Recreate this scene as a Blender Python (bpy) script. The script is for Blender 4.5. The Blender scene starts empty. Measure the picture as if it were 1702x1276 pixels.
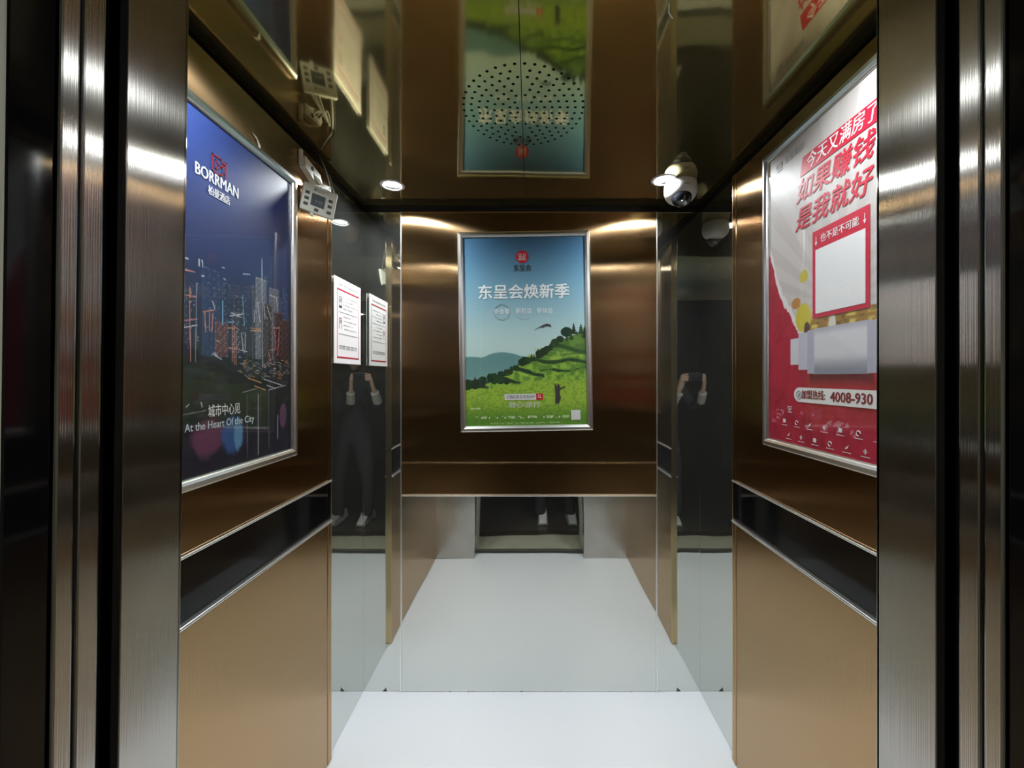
import bpy, bmesh, math, random
import numpy as np
from mathutils import Vector, Matrix
random.seed(7); rng = np.random.default_rng(7)
sc = bpy.context.scene
COL = sc.collection
PI = math.pi

# ------------------------------------------------------------------ camera, world, exposure
CAMZ = 1.49
F = 660.0                      # focal length in pixels of the 1702 px wide frame
cam_d = bpy.data.cameras.new('camera'); cam = bpy.data.objects.new('camera', cam_d); COL.objects.link(cam)
cam.location = (0, 0, CAMZ); cam.rotation_euler = (PI/2, 0, 0)
cam_d.sensor_fit = 'HORIZONTAL'; cam_d.sensor_width = 36; cam_d.lens = F/1702*36
cam_d.shift_x = -31/1702; cam_d.shift_y = -12/1702; cam_d.clip_start = 0.003
sc.camera = cam
w = bpy.data.worlds.new('world'); sc.world = w; w.use_nodes = True
w.node_tree.nodes['Background'].inputs[0].default_value = (0.02, 0.02, 0.02, 1)
w.node_tree.nodes['Background'].inputs[1].default_value = 0.3
sc.view_settings.view_transform = 'Standard'; sc.view_settings.look = 'None'
sc.view_settings.gamma = 1; sc.view_settings.use_curve_mapping = False
sc.view_settings.exposure = 0.0
LAMP = 7.4                     # watts of each cab downlight's beam
LAMP_SEEN = 22.0              # radiance of the diffusing lens itself
LOBBY = 9.0                    # radiance of the added, unseen fill light in the corridor
sc.cycles.max_bounces = 24; sc.cycles.glossy_bounces = 16; sc.cycles.diffuse_bounces = 5
sc.cycles.transparent_max_bounces = 24
sc.cycles.blur_glossy = 0.6; sc.cycles.sample_clamp_indirect = 12

# ------------------------------------------------------------------ materials
def lin(c):
    return tuple(((v/255)/12.92 if v/255 <= .04045 else ((v/255+.055)/1.055)**2.4) for v in c)
def rgba(c): return (*c, 1)
def mat(name, color, rough=.5, metal=0., aniso=0., tangent=None, arot=0., bump=None, bump2=None, rvar=None,
        cvar=None, emit=None, spec=None, coat=0., attr=None):
    m = bpy.data.materials.new(name); m.use_nodes = True
    nt = m.node_tree; b = nt.nodes['Principled BSDF']; N = nt.nodes.new; Lk = nt.links.new
    b.inputs['Base Color'].default_value = rgba(color); b.inputs['Roughness'].default_value = rough
    b.inputs['Metallic'].default_value = metal
    if spec is not None: b.inputs['Specular IOR Level'].default_value = spec
    if coat: b.inputs['Coat Weight'].default_value = coat; b.inputs['Coat Roughness'].default_value = .03
    if aniso:
        b.inputs['Anisotropic'].default_value = aniso; b.inputs['Anisotropic Rotation'].default_value = arot
        c = N('ShaderNodeCombineXYZ')
        for i in range(3): c.inputs[i].default_value = tangent[i]
        Lk(c.outputs[0], b.inputs['Tangent'])
    geo = None
    def noise(scale, vec=(1, 1, 1), detail=3):
        nonlocal geo
        if geo is None: geo = N('ShaderNodeNewGeometry')
        mp = N('ShaderNodeMapping'); mp.inputs['Scale'].default_value = vec
        Lk(geo.outputs['Position'], mp.inputs[0])
        n = N('ShaderNodeTexNoise'); n.inputs['Scale'].default_value = scale; n.inputs['Detail'].default_value = detail
        Lk(mp.outputs[0], n.inputs['Vector']); return n
    nrm = None
    for bp in (bump, bump2):
        if bp:                                   # (scale, vec, strength, distance)
            n = noise(bp[0], bp[1], bp[4] if len(bp) > 4 else 2)
            k = N('ShaderNodeBump'); k.inputs['Strength'].default_value = bp[2]; k.inputs['Distance'].default_value = bp[3]
            Lk(n.outputs[0], k.inputs['Height'])
            if nrm: Lk(nrm.outputs[0], k.inputs['Normal'])
            nrm = k
    if nrm: Lk(nrm.outputs[0], b.inputs['Normal'])
    if rvar:                                     # (scale, vec, lo, hi)
        n = noise(rvar[0], rvar[1], 2); r = N('ShaderNodeMapRange')
        r.inputs['From Min'].default_value = .25; r.inputs['From Max'].default_value = .75
        r.inputs['To Min'].default_value = rvar[2]; r.inputs['To Max'].default_value = rvar[3]
        Lk(n.outputs[0], r.inputs[0]); Lk(r.outputs[0], b.inputs['Roughness'])
    if cvar:                                     # (scale, vec, other colour)
        n = noise(cvar[0], cvar[1], 2); r = N('ShaderNodeMapRange')
        r.inputs['From Min'].default_value = .25; r.inputs['From Max'].default_value = .75
        mx = N('ShaderNodeMix'); mx.data_type = 'RGBA'
        mx.inputs[6].default_value = rgba(color); mx.inputs[7].default_value = rgba(cvar[2])
        Lk(n.outputs[0], r.inputs[0]); Lk(r.outputs[0], mx.inputs[0]); Lk(mx.outputs[2], b.inputs['Base Color'])
    if attr:
        a = N('ShaderNodeAttribute'); a.attribute_name = attr; Lk(a.outputs['Color'], b.inputs['Base Color'])
    if emit:
        b.inputs['Emission Color'].default_value = rgba(emit[0]); b.inputs['Emission Strength'].default_value = emit[1]
    return m

Z3 = (0, 0, 1)
M = {}
BRZ = (.45, .292, .150)
M['bronze'] = mat('bronze_steel', BRZ, .19, 1, 1., Z3, .25, bump=(3.2, (1, 1, .6), .10, .02), bump2=(700, (1, 1, .004), .42, .0004, 0))
M['bronze_edge'] = mat('bronze_edge', (.75, .56, .32), .2, 1)
M['steel'] = mat('brushed_steel', (.56, .54, .50), .21, 1, 1., Z3, .25, bump=(2.6, (1, 1, .7), .14, .02), bump2=(900, (1, 1, .004), .20, .0004, 0), rvar=(9, (1, 1, .5), .13, .19), cvar=(5, (1, 1, 1), (.45, .43, .40)))
M['mirror'] = mat('mirror_steel', (.68, .70, .67), .015, .985, bump=(2.2, (1, 1, .7), .09, .02), rvar=(3, (3, 3, .7), .008, .03))
M['ceiling'] = mat('mirror_bronze_ceiling', (.44, .37, .18), .035, .95, bump=(3.0, (1, 1, 1), .05, .02), bump2=(14, (1, 1, 1), .03, .003), rvar=(3.5, (1, 1, 1), .015, .09))
M['black_gloss'] = mat('black_gloss', (.004, .004, .005), .06, spec=.35)
M['black'] = mat('black_recess', (.008, .008, .008), .7)
M['chrome'] = mat('polished_trim', (.88, .89, .90), .30, 1)
M['alu'] = mat('poster_aluminium', (.78, .79, .78), .28, 1)
M['alu_matt'] = mat('sill_aluminium', (.55, .54, .50), .45, 1, bump=(200, (1, 20, 1), .2, .001))
M['floor'] = mat('white_floor', (.78, .81, .87), .30, 0, cvar=(.9, (1, 1, 1), (.70, .73, .78)))
M['stone'] = mat('landing_stone', (.42, .41, .31), .3, cvar=(8, (1, 1, 1), (.36, .35, .27)))
M['dark_stone'] = mat('dark_stone', (.035, .022, .014), .25)
M['carpet'] = mat('corridor_floor', (.055, .045, .035), .28, cvar=(20, (1, 1, 1), (.04, .032, .026)))
M['lobby_wall'] = mat('corridor_wall', (.16, .14, .11), .7, cvar=(4, (1, 1, 1), (.13, .115, .09)))
M['pale_frame'] = mat('pale_door_frame', (.42, .42, .34), .45)
M['white_plastic'] = mat('white_plastic', (.55, .55, .56), .35)
M['ivory_plastic'] = mat('ivory_plastic', (.60, .61, .54), .45)
M['grey_button'] = mat('grey_button', (.07, .08, .08), .4)
M['lcd'] = mat('lcd_screen', (.09, .11, .12), .15)
M['lcd_ink'] = mat('lcd_digit', (.30, .33, .33), .3)
M['cord_white'] = mat('white_wire', (.5, .5, .46), .5)
M['cord_black'] = mat('black_wire', (.02, .02, .02), .5)
M['dome_black'] = mat('camera_dome', (.012, .014, .018), .04, coat=1.)
M['lens_metal'] = mat('lens_barrel', (.22, .23, .25), .25, 1)
M['lamp'] = mat('lamp_lens', (.9, .9, .9), .4, emit=((.93, .985, 1.), LAMP_SEEN))
M['lamp_rim'] = mat('lamp_rim', (.42, .39, .41), .45)
M['lamp_reflector'] = mat('lamp_reflector', (.7, .7, .7), .25, 1)
M['corridor_lamp'] = mat('corridor_lamp', (.9, .9, .9), .4, emit=((1, .95, .85), LOBBY))
M['paper'] = mat('notice_paper', (.86, .83, .85), .35)
M['acrylic_edge'] = mat('acrylic_edge', (.75, .7, .72), .2)
M['print'] = mat('poster_print', (.5, .5, .5), .4, attr='ink')
M['ink_red'] = mat('ink_red', lin((178, 24, 52)), .4)
M['ink_redlogo'] = mat('ink_red_logo', lin((200, 25, 45)), .4)
M['ink_darkred'] = mat('ink_dark_red', lin((120, 25, 40)), .4)
M['ink_white'] = mat('ink_white', (.62, .62, .63), .4)
M['ink_pale'] = mat('ink_pale', (.48, .56, .60), .4)
M['ink_grey'] = mat('ink_grey', (.22, .22, .23), .4)
M['ink_title'] = mat('ink_title', (.82, .88, .90), .4)
M['ink_dark'] = mat('ink_dark', (.05, .045, .05), .4)
M['skin'] = mat('skin', (.55, .36, .27), .5)
M['sleeve'] = mat('cuff_cloth', (.45, .44, .40), .8)
M['dark_cloth'] = mat('dark_cloth', (.022, .022, .026), .85)
M['grey_cloth'] = mat('grey_cloth', (.10, .09, .085), .85)
M['hair'] = mat('hair', (.01, .008, .007), .5)
M['shoe'] = mat('white_shoe', (.6, .6, .58), .5)
M['phone'] = mat('phone_body', (.015, .015, .02), .15)
M['film'] = mat('torn_film', (.6, .6, .55), .4)
M['grime'] = mat('grime', (.06, .055, .05), .8)
# clear acrylic cover: see-through with a surface reflection
m = bpy.data.materials.new('clear_cover'); m.use_nodes = True; nt = m.node_tree; nt.nodes.clear()
o_ = nt.nodes.new('ShaderNodeOutputMaterial'); mx = nt.nodes.new('ShaderNodeMixShader'); fr = nt.nodes.new('ShaderNodeMath')
lw0 = nt.nodes.new('ShaderNodeLayerWeight'); lw0.inputs[0].default_value = .5; pw = nt.nodes.new('ShaderNodeMath'); pw.operation = 'POWER'; pw.inputs[1].default_value = 4.6
nt.links.new(lw0.outputs['Facing'], pw.inputs[0]); fr.operation = 'MULTIPLY_ADD'; nt.links.new(pw.outputs[0], fr.inputs[0]); fr.inputs[1].default_value = .5; fr.inputs[2].default_value = .022
tr = nt.nodes.new('ShaderNodeBsdfTransparent'); gl = nt.nodes.new('ShaderNodeBsdfGlossy'); gl.inputs['Roughness'].default_value = .02
nt.links.new(fr.outputs[0], mx.inputs[0]); nt.links.new(tr.outputs[0], mx.inputs[1]); nt.links.new(gl.outputs[0], mx.inputs[2]); nt.links.new(mx.outputs[0], o_.inputs[0])
M['cover'] = m

# ------------------------------------------------------------------ object helpers
def tag(o, label=None, cat=None, group=None, kind=None):
    if label: o['label'] = label
    if cat: o['category'] = cat
    if group: o['group'] = group
    if kind: o['kind'] = kind
    return o
def empty(name, loc=(0, 0, 0), rot=(0, 0, 0)):
    o = bpy.data.objects.new(name, None); COL.objects.link(o); o.empty_display_size = .05
    o.location = loc; o.rotation_euler = rot; return o
class MB:
    def __init__(s): s.bm = bmesh.new()
    def box(s, x0, x1, y0, y1, z0, z1, bev=0, M4=None):
        g = bmesh.ops.create_cube(s.bm, size=1)
        vs = g['verts']
        for v in vs:
            v.co = Vector(((x0+x1)/2+v.co.x*abs(x1-x0), (y0+y1)/2+v.co.y*abs(y1-y0), (z0+z1)/2+v.co.z*abs(z1-z0)))
        if bev:
            es = list({e for v in vs for e in v.link_edges})
            r = bmesh.ops.bevel(s.bm, geom=es, offset=bev, segments=2, affect='EDGES', profile=.5)
            vs = list({v for f in r['faces'] for v in f.verts} | {v for v in vs if v.is_valid})
        if M4 is not None:
            for v in vs: v.co = M4 @ v.co
        return s
    def lathe(s, prof, seg=32, M4=None, close=False):
        rings = []
        for r, z in prof:
            if r < 1e-6: rings.append([s.bm.verts.new((0, 0, z))])
            else: rings.append([s.bm.verts.new((r*math.cos(2*PI*k/seg), r*math.sin(2*PI*k/seg), z)) for k in range(seg)])
        for a, b in zip(rings, rings[1:]):
            for k in range(seg):
                k2 = (k+1) % seg
                q = [a[k % len(a)], a[k2 % len(a)], b[k2 % len(b)], b[k % len(b)]]
                u = []
                for v in q:
                    if v not in u: u.append(v)
                if len(u) > 2: s.bm.faces.new(u)
        if M4 is not None:
            for r in rings:
                for v in r: v.co = M4 @ v.co
        return s
    def tube(s, pts, r, seg=8):
        pts = [Vector(p) for p in pts]; prev = None; first = None
        for i, p in enumerate(pts):
            t = (pts[min(i+1, len(pts)-1)]-pts[max(i-1, 0)]).normalized()
            up = Vector((0, 0, 1)) if abs(t.z) < .9 else Vector((1, 0, 0))
            a = t.cross(up).normalized(); b = t.cross(a)
            ring = [s.bm.verts.new(p+a*math.cos(2*PI*k/seg)*r+b*math.sin(2*PI*k/seg)*r) for k in range(seg)]
            if prev:
                for k in range(seg): s.bm.faces.new([prev[k], prev[(k+1) % seg], ring[(k+1) % seg], ring[k]])
            else: first = ring
            prev = ring
        s.bm.faces.new(first[::-1]); s.bm.faces.new(prev); return s
    def prism(s, poly, y0, y1):                 # polygon in XZ extruded along y
        a = [s.bm.verts.new((x, y0, z)) for x, z in poly]; b = [s.bm.verts.new((x, y1, z)) for x, z in poly]
        s.bm.faces.new(a); s.bm.faces.new(b[::-1])
        for i in range(len(poly)):
            j = (i+1) % len(poly); s.bm.faces.new([a[j], a[i], b[i], b[j]])
        return s
    def build(s, name, material, parent=None, smooth=False, loc=None):
        bmesh.ops.recalc_face_normals(s.bm, faces=s.bm.faces)
        me = bpy.data.meshes.new(name); s.bm.to_mesh(me); s.bm.free()
        me.materials.append(M[material] if isinstance(material, str) else material)
        if smooth:
            for p in me.polygons: p.use_smooth = True
            try: me.set_sharp_from_angle(angle=math.radians(35))
            except Exception: pass
        o = bpy.data.objects.new(name, me); COL.objects.link(o)
        if parent: o.parent = parent
        if loc: o.location = loc
        return o
def clone(root):
    r = root.copy(); COL.objects.link(r)
    for ch in list(root.children):
        c = ch.copy(); COL.objects.link(c); c.parent = r
        for g in ch.children:
            d = g.copy(); COL.objects.link(d); d.parent = c
    return r
def text(body, size, x, z, y, material, parent, name='lettering', bold=0., shear=0., align='CENTER', width=None, ext=0., mirror=False):
    cu = bpy.data.curves.new('t', 'FONT'); cu.body = body; cu.size = size; cu.align_x = align; cu.align_y = 'CENTER'
    cu.shear = shear; cu.extrude = ext; cu.resolution_u = 2
    t = bpy.data.objects.new('t', cu); COL.objects.link(t); dg = bpy.context.evaluated_depsgraph_get(); dg.update()
    me = bpy.data.meshes.new_from_object(t.evaluated_get(dg)); bpy.data.objects.remove(t)
    xs = [v.co.x for v in me.vertices]
    if not xs: return None
    sx = 1.
    if width: sx = width/(max(xs)-min(xs))
    if bold:
        bm_ = bmesh.new()
        for q_, (dx, dz) in enumerate(((-1, 0), (1, 0), (0, 1), (0, -1)) if bold > .0009 else ((-1, 0), (1, 0))):
            k0 = len(bm_.verts); bm_.from_mesh(me); bm_.verts.ensure_lookup_table()
            for v in bm_.verts[k0:]: v.co.x += dx*bold/sx; v.co.y += dz*bold*.7; v.co.z += q_*.00003
        bm_.to_mesh(me); bm_.free()
    me.name = name
    me.transform(Matrix.Rotation(PI/2, 4, 'X') @ Matrix.Diagonal((sx, 1, 1, 1)))
    me.materials.clear(); me.materials.append(M[material])
    o = bpy.data.objects.new(name, me); COL.objects.link(o); o.parent = parent; o.location = (x, y-.0004, z)
    return o

# ------------------------------------------------------------------ dimensions
XL, XR, YB, YF = -.795, .805, 1.886, .50     # inner faces of the mirror strips, back wall and front return
H = CAMZ+.81                                   # ceiling
ZT = H-.032                                    # top of the wall panels
Z1, Z2 = .935, 1.083                           # black band of the side walls
YS = 1.545                                     # where side panels end and the mirror strips begin
PT = .012                                      # panel proudness

# ------------------------------------------------------------------ structure
fl = MB().box(-.84, .84, .41, 1.93, -.02, 0).build('floor', 'floor'); tag(fl, kind='structure')
# back wall
wb = MB().box(-.84, .84, YB, YB+.04, 0, ZT-.001).box(-.84, .84, YB+.02, YB+.04, ZT, H+.05).build('wall_back', 'black'); tag(wb, kind='structure')
BL, BR = -.61, .594
MB().box(XL, BL-.0015, YB-.004, YB+.002, 0.001, ZT, .001).build('mirror_strip', 'mirror', wb)
MB().box(BR+.0015, XR, YB-.004, YB+.002, 0.001, ZT, .001).build('mirror_strip', 'mirror', wb)
MB().box(BL, BR, YB-PT, YB+.002, 1.0855, ZT, .0025).build('bronze_panel', 'bronze', wb)
MB().box(BL, BR, YB-PT, YB+.002, .9335, 1.083, .0025).build('bronze_panel', 'bronze', wb)
MB().box(BL, BR, YB-.008, YB+.002, .002, .926, .0015).build('mirror_panel', 'mirror', wb)
MB().box(BL, BR, YB-PT-.005, YB+.002, .9262, .932, .0022).build('edge_strip', 'chrome', wb)
for x in (BL-.002, BR+.002):
    MB().box(x-.0022, x+.0022, YB-PT-.002, YB+.002, .002, ZT, .0008).build('edge_strip', 'chrome', wb)
g = MB()
for k in range(14):
    x = random.uniform(-.5, .5); s_ = random.uniform(.001, .004)
    g.box(x-s_, x+s_*random.uniform(.3, 1.5), YB-.0088, YB-.0079, .0015+random.random()*.004, .003+random.random()*.003)
tag(g.build('grime_specks', 'grime', wb), kind='stuff')
g = MB()
for sx, X in ((1, XL), (-1, XR)):
    for a in (.11,):
        g.prism([(X+sx*(a-.016), .001), (X+sx*(a+.006), .001), (X+sx*(a+.001), .004), (X+sx*(a+.001), .018)], YB-.0052, YB-.0038)
g.build('scuff_mark', 'grime', wb)
# side walls
def side(name, X, s):          # s = +1 for the left wall (panels proud towards +x)
    def bx(mb, d0, d1, y0, y1, z0, z1, bev=0):
        a, b = X+s*d0, X+s*d1
        return mb.box(min(a, b), max(a, b), y0, y1, z0, z1, bev)
    wl = bx(MB(), -.04, 0, YF-.01, YB+.04, 0, ZT-.001)
    bx(wl, -.04, -.02, YF-.01, YB+.04, ZT, H+.05)
    wl = wl.build(name, 'black'); tag(wl, kind='structure')
    bx(MB(), -.002, .003, YS+.002, YB-.0045, .001, ZT, .001).build('mirror_strip', 'mirror', wl)
    bx(MB(), -.002, PT+.006, YF, YS, Z2+.008, ZT, .004).build('bronze_panel', 'bronze', wl)
    bx(MB(), -.002, PT+.006, YF, YS, .002, Z1-.009, .004).build('bronze_panel', 'bronze', wl)
    bx(MB(), -.002, PT, YF, YS, Z1, Z2, .001).build('black_band_panel', 'black_gloss', wl)
    bx(MB(), -.002, PT+.012, YF, YS+.001, Z2, Z2+.007, .003).build('edge_strip', 'chrome', wl)
    bx(MB(), -.002, PT+.014, YF, YS+.001, Z1-.008, Z1-.0, .0035).build('edge_strip', 'chrome', wl)
    bx(MB(), -.002, PT+.0075, YS, YS+.004, .002, ZT, .001).build('edge_strip', 'bronze_edge', wl)
    for zz0, zz1 in ((.003, Z1-.007), (Z2+.007, ZT)):
        bx(MB(), PT+.003, PT+.0085, YS-.026, YS-.001, zz0, zz1, .002).build('corner_bead', 'bronze', wl)
    return wl
wleft = side('wall_left', XL, 1); wright = side('wall_right', XR, -1)

# ceiling: two polished plates with a seam, real fan perforations, dark fan box above
ce = MB().box(-.84, .84, YF-.02, 1.93, H+.12, H+.14).build('ceiling', 'black'); tag(ce, kind='structure')
VX, VY = -.022, 1.207
cut = bmesh.new(); holes = []
LAMPS = ((-.585, 1.68), (.548, 1.635), (-.57, .80), (.57, .80))
for hx, hy in LAMPS: bmesh.ops.create_cone(cut, cap_ends=True, segments=40, radius1=.0415, radius2=.0415, depth=.02, matrix=Matrix.Translation((hx, hy, H)))
for r in (.180, .157, .134, .111, .088, .065, .042, .020):
    n = max(6, round(2*PI*r/.0265))
    for k in range(n):
        a = 2*PI*(k+.5)/n; holes.append((VX+r*math.cos(a), VY+r*math.sin(a)))
for hx, hy in holes:
    if abs(hx+.026) < .0062: continue
    bmesh.ops.create_cone(cut, cap_ends=True, segments=10, radius1=.0046, radius2=.0046, depth=.02, matrix=Matrix.Translation((hx, hy, H)))
cm = bpy.data.meshes.new('cut'); cut.to_mesh(cm); cut.free(); co = bpy.data.objects.new('cut', cm); COL.objects.link(co)
for x0, x1 in ((-.797, -.0272), (-.0248, .807)):
    p = MB().box(x0, x1, YF, YB+.001, H, H+.0015).build('ceiling_panel', 'ceiling', ce)
    md = p.modifiers.new('b', 'BOOLEAN'); md.operation = 'DIFFERENCE'; md.object = co; md.solver = 'EXACT'
    dg = bpy.context.evaluated_depsgraph_get(); dg.update()
    me = bpy.data.meshes.new_from_object(p.evaluated_get(dg)); p.modifiers.clear(); p.data = me
    if not me.materials: me.materials.append(M['ceiling'])
bpy.data.objects.remove(co)
MB().box(-.25, .22, .97, 1.44, H+.02, H+.10).build('fan_housing', 'black', ce)
MB().box(-.03, -.022, YF, YB, H+.0018, H+.004).build('seam_backing', 'black', ce)
fb = MB()
for k in range(5):
    fb.box(.02, .15, -.02, .02, 0, .004, 0, Matrix.Translation((VX, VY, H+.014)) @ Matrix.Rotation(2*PI*k/5, 4, 'Z') @ Matrix.Rotation(.3, 4, 'X'))
fb.build('fan_blades', 'cord_black', ce)

# front of the cab: returns, door leaves in their pockets, landing frame. Left side leans by under a degree.
wf = empty('wall_front'); tag(wf, kind='structure')
HD = 2.12                                     # head height of the opening
ZC = CAMZ
def jamb(s):
    X = .436 if s > 0 else .4375
    X0 = s*X
    lean = 0 if s > 0 else math.radians(.8)
    def root(nm): return empty(nm, (X0, 0, ZC), (0, lean, 0))
    def bx(mb, d0, d1, y0, y1, z0, z1, bev=0):     # d measured outwards from the opening's edge
        a, b = s*d0, s*d1
        return mb.box(min(a, b), max(a, b), y0, y1, z0-ZC, z1-ZC, bev)
    zb, zt = -.005, H+.02
    r = root('return_column'); r.parent = wf
    bx(MB(), 0, .010, .427, YF+.0005, zb, zt, .001).build('jamb_face', 'steel', r)
    bx(MB(), .0, .372, YF-.004, YF+.001, .001, ZT, .001).build('return_panel', 'steel', r)
    bx(MB(), .012, .372, .45, YF-.006, zb, zt).build('column_core', 'black', r)
    return root, bx, zb, zt
def doors(s):
    root, bx, zb, zt = jamb(s)
    d = root('door_%d' % (1 if s < 0 else 2)); tag(d, kind='structure')
    bx(MB(), .0015, .40, .3865, .4065, zb, HD+.03, .002).build('door_leaf', 'steel', d)
    bx(MB(), .0, .40, .3665, .3825, zb, HD+.03, .002).build('door_leaf', 'steel', d)
    bx(MB(), .006, .40, .383, .386, zb, HD).build('door_gasket', 'black', d)  # black filler standing in for the dark of the groove between the leaves
    bx(MB(), .02, .40, .4075, .426, zb, HD).build('door_gasket', 'black', d)  # black filler standing in for the dark of the gap beside the jamb
    t = root('trim_%d' % (1 if s < 0 else 2)); tag(t, kind='structure')
    bx(MB(), .003, .05, .331, .3655, zb, HD+.1, .002).build('black_reveal', 'black_gloss', t)
    bx(MB(), 0, .06, .16, .330, zb, HD+.1, .003).build('frame_post', 'pale_frame', t)
    bx(MB(), .061, .12, .16, .329, zb, HD+.1, .003).build('frame_post', 'pale_frame', t)
doors(-1); doors(1)
MB().box(-.81, .81, .45, YF+.001, HD, H+.1, .002).build('header_panel', 'steel', wf)
t = MB().box(-.58, .58, .16, .445, HD+.08, HD+.14).build('trim_3', 'pale_frame'); tag(t, kind='structure')
# sills and landing
def sill(name, y0, y1, z, mt):
    mb = MB(); mb.box(-.6, .6, y0, y1, z-.03, z-.004)
    n = max(2, int((y1-y0)/.008)); p = (y1-y0)/n
    for k in range(n): mb.box(-.6, .6, y0+k*p+p*.15, y0+(k+1)*p-p*.15, z-.004, z)
    o = mb.build(name, mt); tag(o, kind='structure'); return o
sill('trim_4', .385, .409, .0, 'alu_matt')
sill('trim_5', .318, .352, -.001, 'alu_matt')
o = MB().box(-.6, .6, .353, .384, -.06, -.04).build('trim_6', 'black'); tag(o, kind='structure')
fo = MB().box(-1.6, 1.6, -3.0, -.085, -.03, -.002).build('floor_corridor', 'carpet'); tag(fo, kind='structure')
MB().box(-1.6, 1.6, -.084, .03, -.03, -.001).build('dark_threshold', 'dark_stone', fo)
MB().box(-1.6, 1.6, .031, .317, -.03, -.001).build('landing_slab', 'stone', fo)
for nm, b in (('wall_corridor_back', (-1.6, 1.6, -3.04, -3.0)), ('wall_corridor_left', (-1.64, -1.6, -3.0, .33)), ('wall_corridor_right', (1.6, 1.64, -3.0, .33))):
    tag(MB().box(*b, -.03, 2.5).build(nm, 'lobby_wall'), kind='structure')
wl2 = MB().box(-1.6, -.56, .29, .33, 0, 2.5).box(.56, 1.6, .29, .33, 0, 2.5).box(-.56, .56, .29, .33, HD+.14, 2.5).build('wall_corridor_front', 'lobby_wall'); tag(wl2, kind='structure')
cc = MB().box(-1.64, 1.64, -3.04, .33, 2.5, 2.54).build('ceiling_corridor', 'lobby_wall'); tag(cc, kind='structure')
cl = empty('ceiling_light', (1.15, -2.4, 2.5)); tag(cl, 'dim round ceiling light of the corridor behind the photographer', 'light')  # added fill lamp, brightens the pale door frame and the corridor
MB().lathe([(0, -.02), (.11, -.02), (.13, -.012), (.13, -.004), (0, -.004)], 40).build('diffuser', 'corridor_lamp', cl)
MB().lathe([(.13, -.014), (.145, -.012), (.15, 0), (.13, 0)], 40).build('rim', 'lamp_rim', cl)

# ------------------------------------------------------------------ downlights
def downlight(loc, label, tilt):
    r = empty('downlight', loc); tag(r, label, 'light', 'recessed downlights of the cab ceiling')
    MB().lathe([(.0385, .001), (.0395, -.003), (.044, -.0035), (.050, -.0015), (.050, -.0002)], 48).build('rim', 'lamp_rim', r, True)
    MB().lathe([(.0385, .0), (.034, .010), (.029, .020), (.029, .034), (0, .034)], 40).build('reflector', 'lamp_reflector', r, True)
    MB().lathe([(0, .004), (.022, .0045), (.031, .006), (.0345, .009), (0, .012)], 32, Matrix.Translation((tilt, 0, 0))).build('lens', 'lamp', r, True)
    ld = bpy.data.lights.new('beam', 'AREA'); ld.shape = 'DISK'; ld.size = .055; ld.energy = LAMP; ld.spread = math.radians(152); ld.color = (.93, .985, 1.)
    lo = bpy.data.objects.new('beam', ld); COL.objects.link(lo); lo.parent = r; lo.location = (0, 0, .0032)
    return r
downlight((-.585, 1.68, H), 'recessed round downlight in the ceiling, left rear, beside the hanging controller', .003)
downlight((.548, 1.635, H), 'recessed round downlight in the ceiling, right rear, touching the dome camera', -.005)
downlight((-.57, .80, H), 'recessed round downlight in the ceiling near the door, left side', 0)
downlight((.57, .80, H), 'recessed round downlight in the ceiling near the door, right side', 0)

# ------------------------------------------------------------------ posters
def grid_print(w, h, fn, parent, y, cell=.0022, name='print', gain=.84):
    nx, nz = int(w/cell), int(h/cell)
    us = (np.arange(nx)+.5)/nx; vs = (np.arange(nz)+.5)/nz
    U, V = np.meshgrid(us, vs)                                 # V up
    rgb = fn(U, V, w, h)*gain; rgb = rgb*.9+rgb.mean(-1, keepdims=True)*.1                                       # sRGB 0..255
    c = np.clip(rgb, 0, 255)/255.; c = np.where(c <= .04045, c/12.92, ((c+.055)/1.055)**2.4)
    gx = np.linspace(-w/2, w/2, nx+1); gz = np.linspace(-h/2, h/2, nz+1)
    GX, GZ = np.meshgrid(gx, gz)
    co = np.stack([GX.ravel(), np.full(GX.size, y), GZ.ravel()], 1)
    i = np.arange(nx*nz); a = (i//nx)*(nx+1)+(i % nx)
    q = np.stack([a, a+1, a+nx+2, a+nx+1], 1)
    me = bpy.data.meshes.new(name)
    me.vertices.add(len(co)); me.vertices.foreach_set('co', co.ravel())
    me.loops.add(q.size); me.loops.foreach_set('vertex_index', q.ravel())
    me.polygons.add(len(q)); me.polygons.foreach_set('loop_start', np.arange(0, q.size, 4))
    me.update(calc_edges=True)
    at = me.color_attributes.new('ink', 'FLOAT_COLOR', 'CORNER')
    cc_ = np.concatenate([c.reshape(-1, 3), np.ones((nx*nz, 1))], 1)
    at.data.foreach_set('color', np.repeat(cc_, 4, 0).ravel())
    me.materials.append(M['print'])
    o = bpy.data.objects.new(name, me); COL.objects.link(o); o.parent = parent; return o
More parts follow.
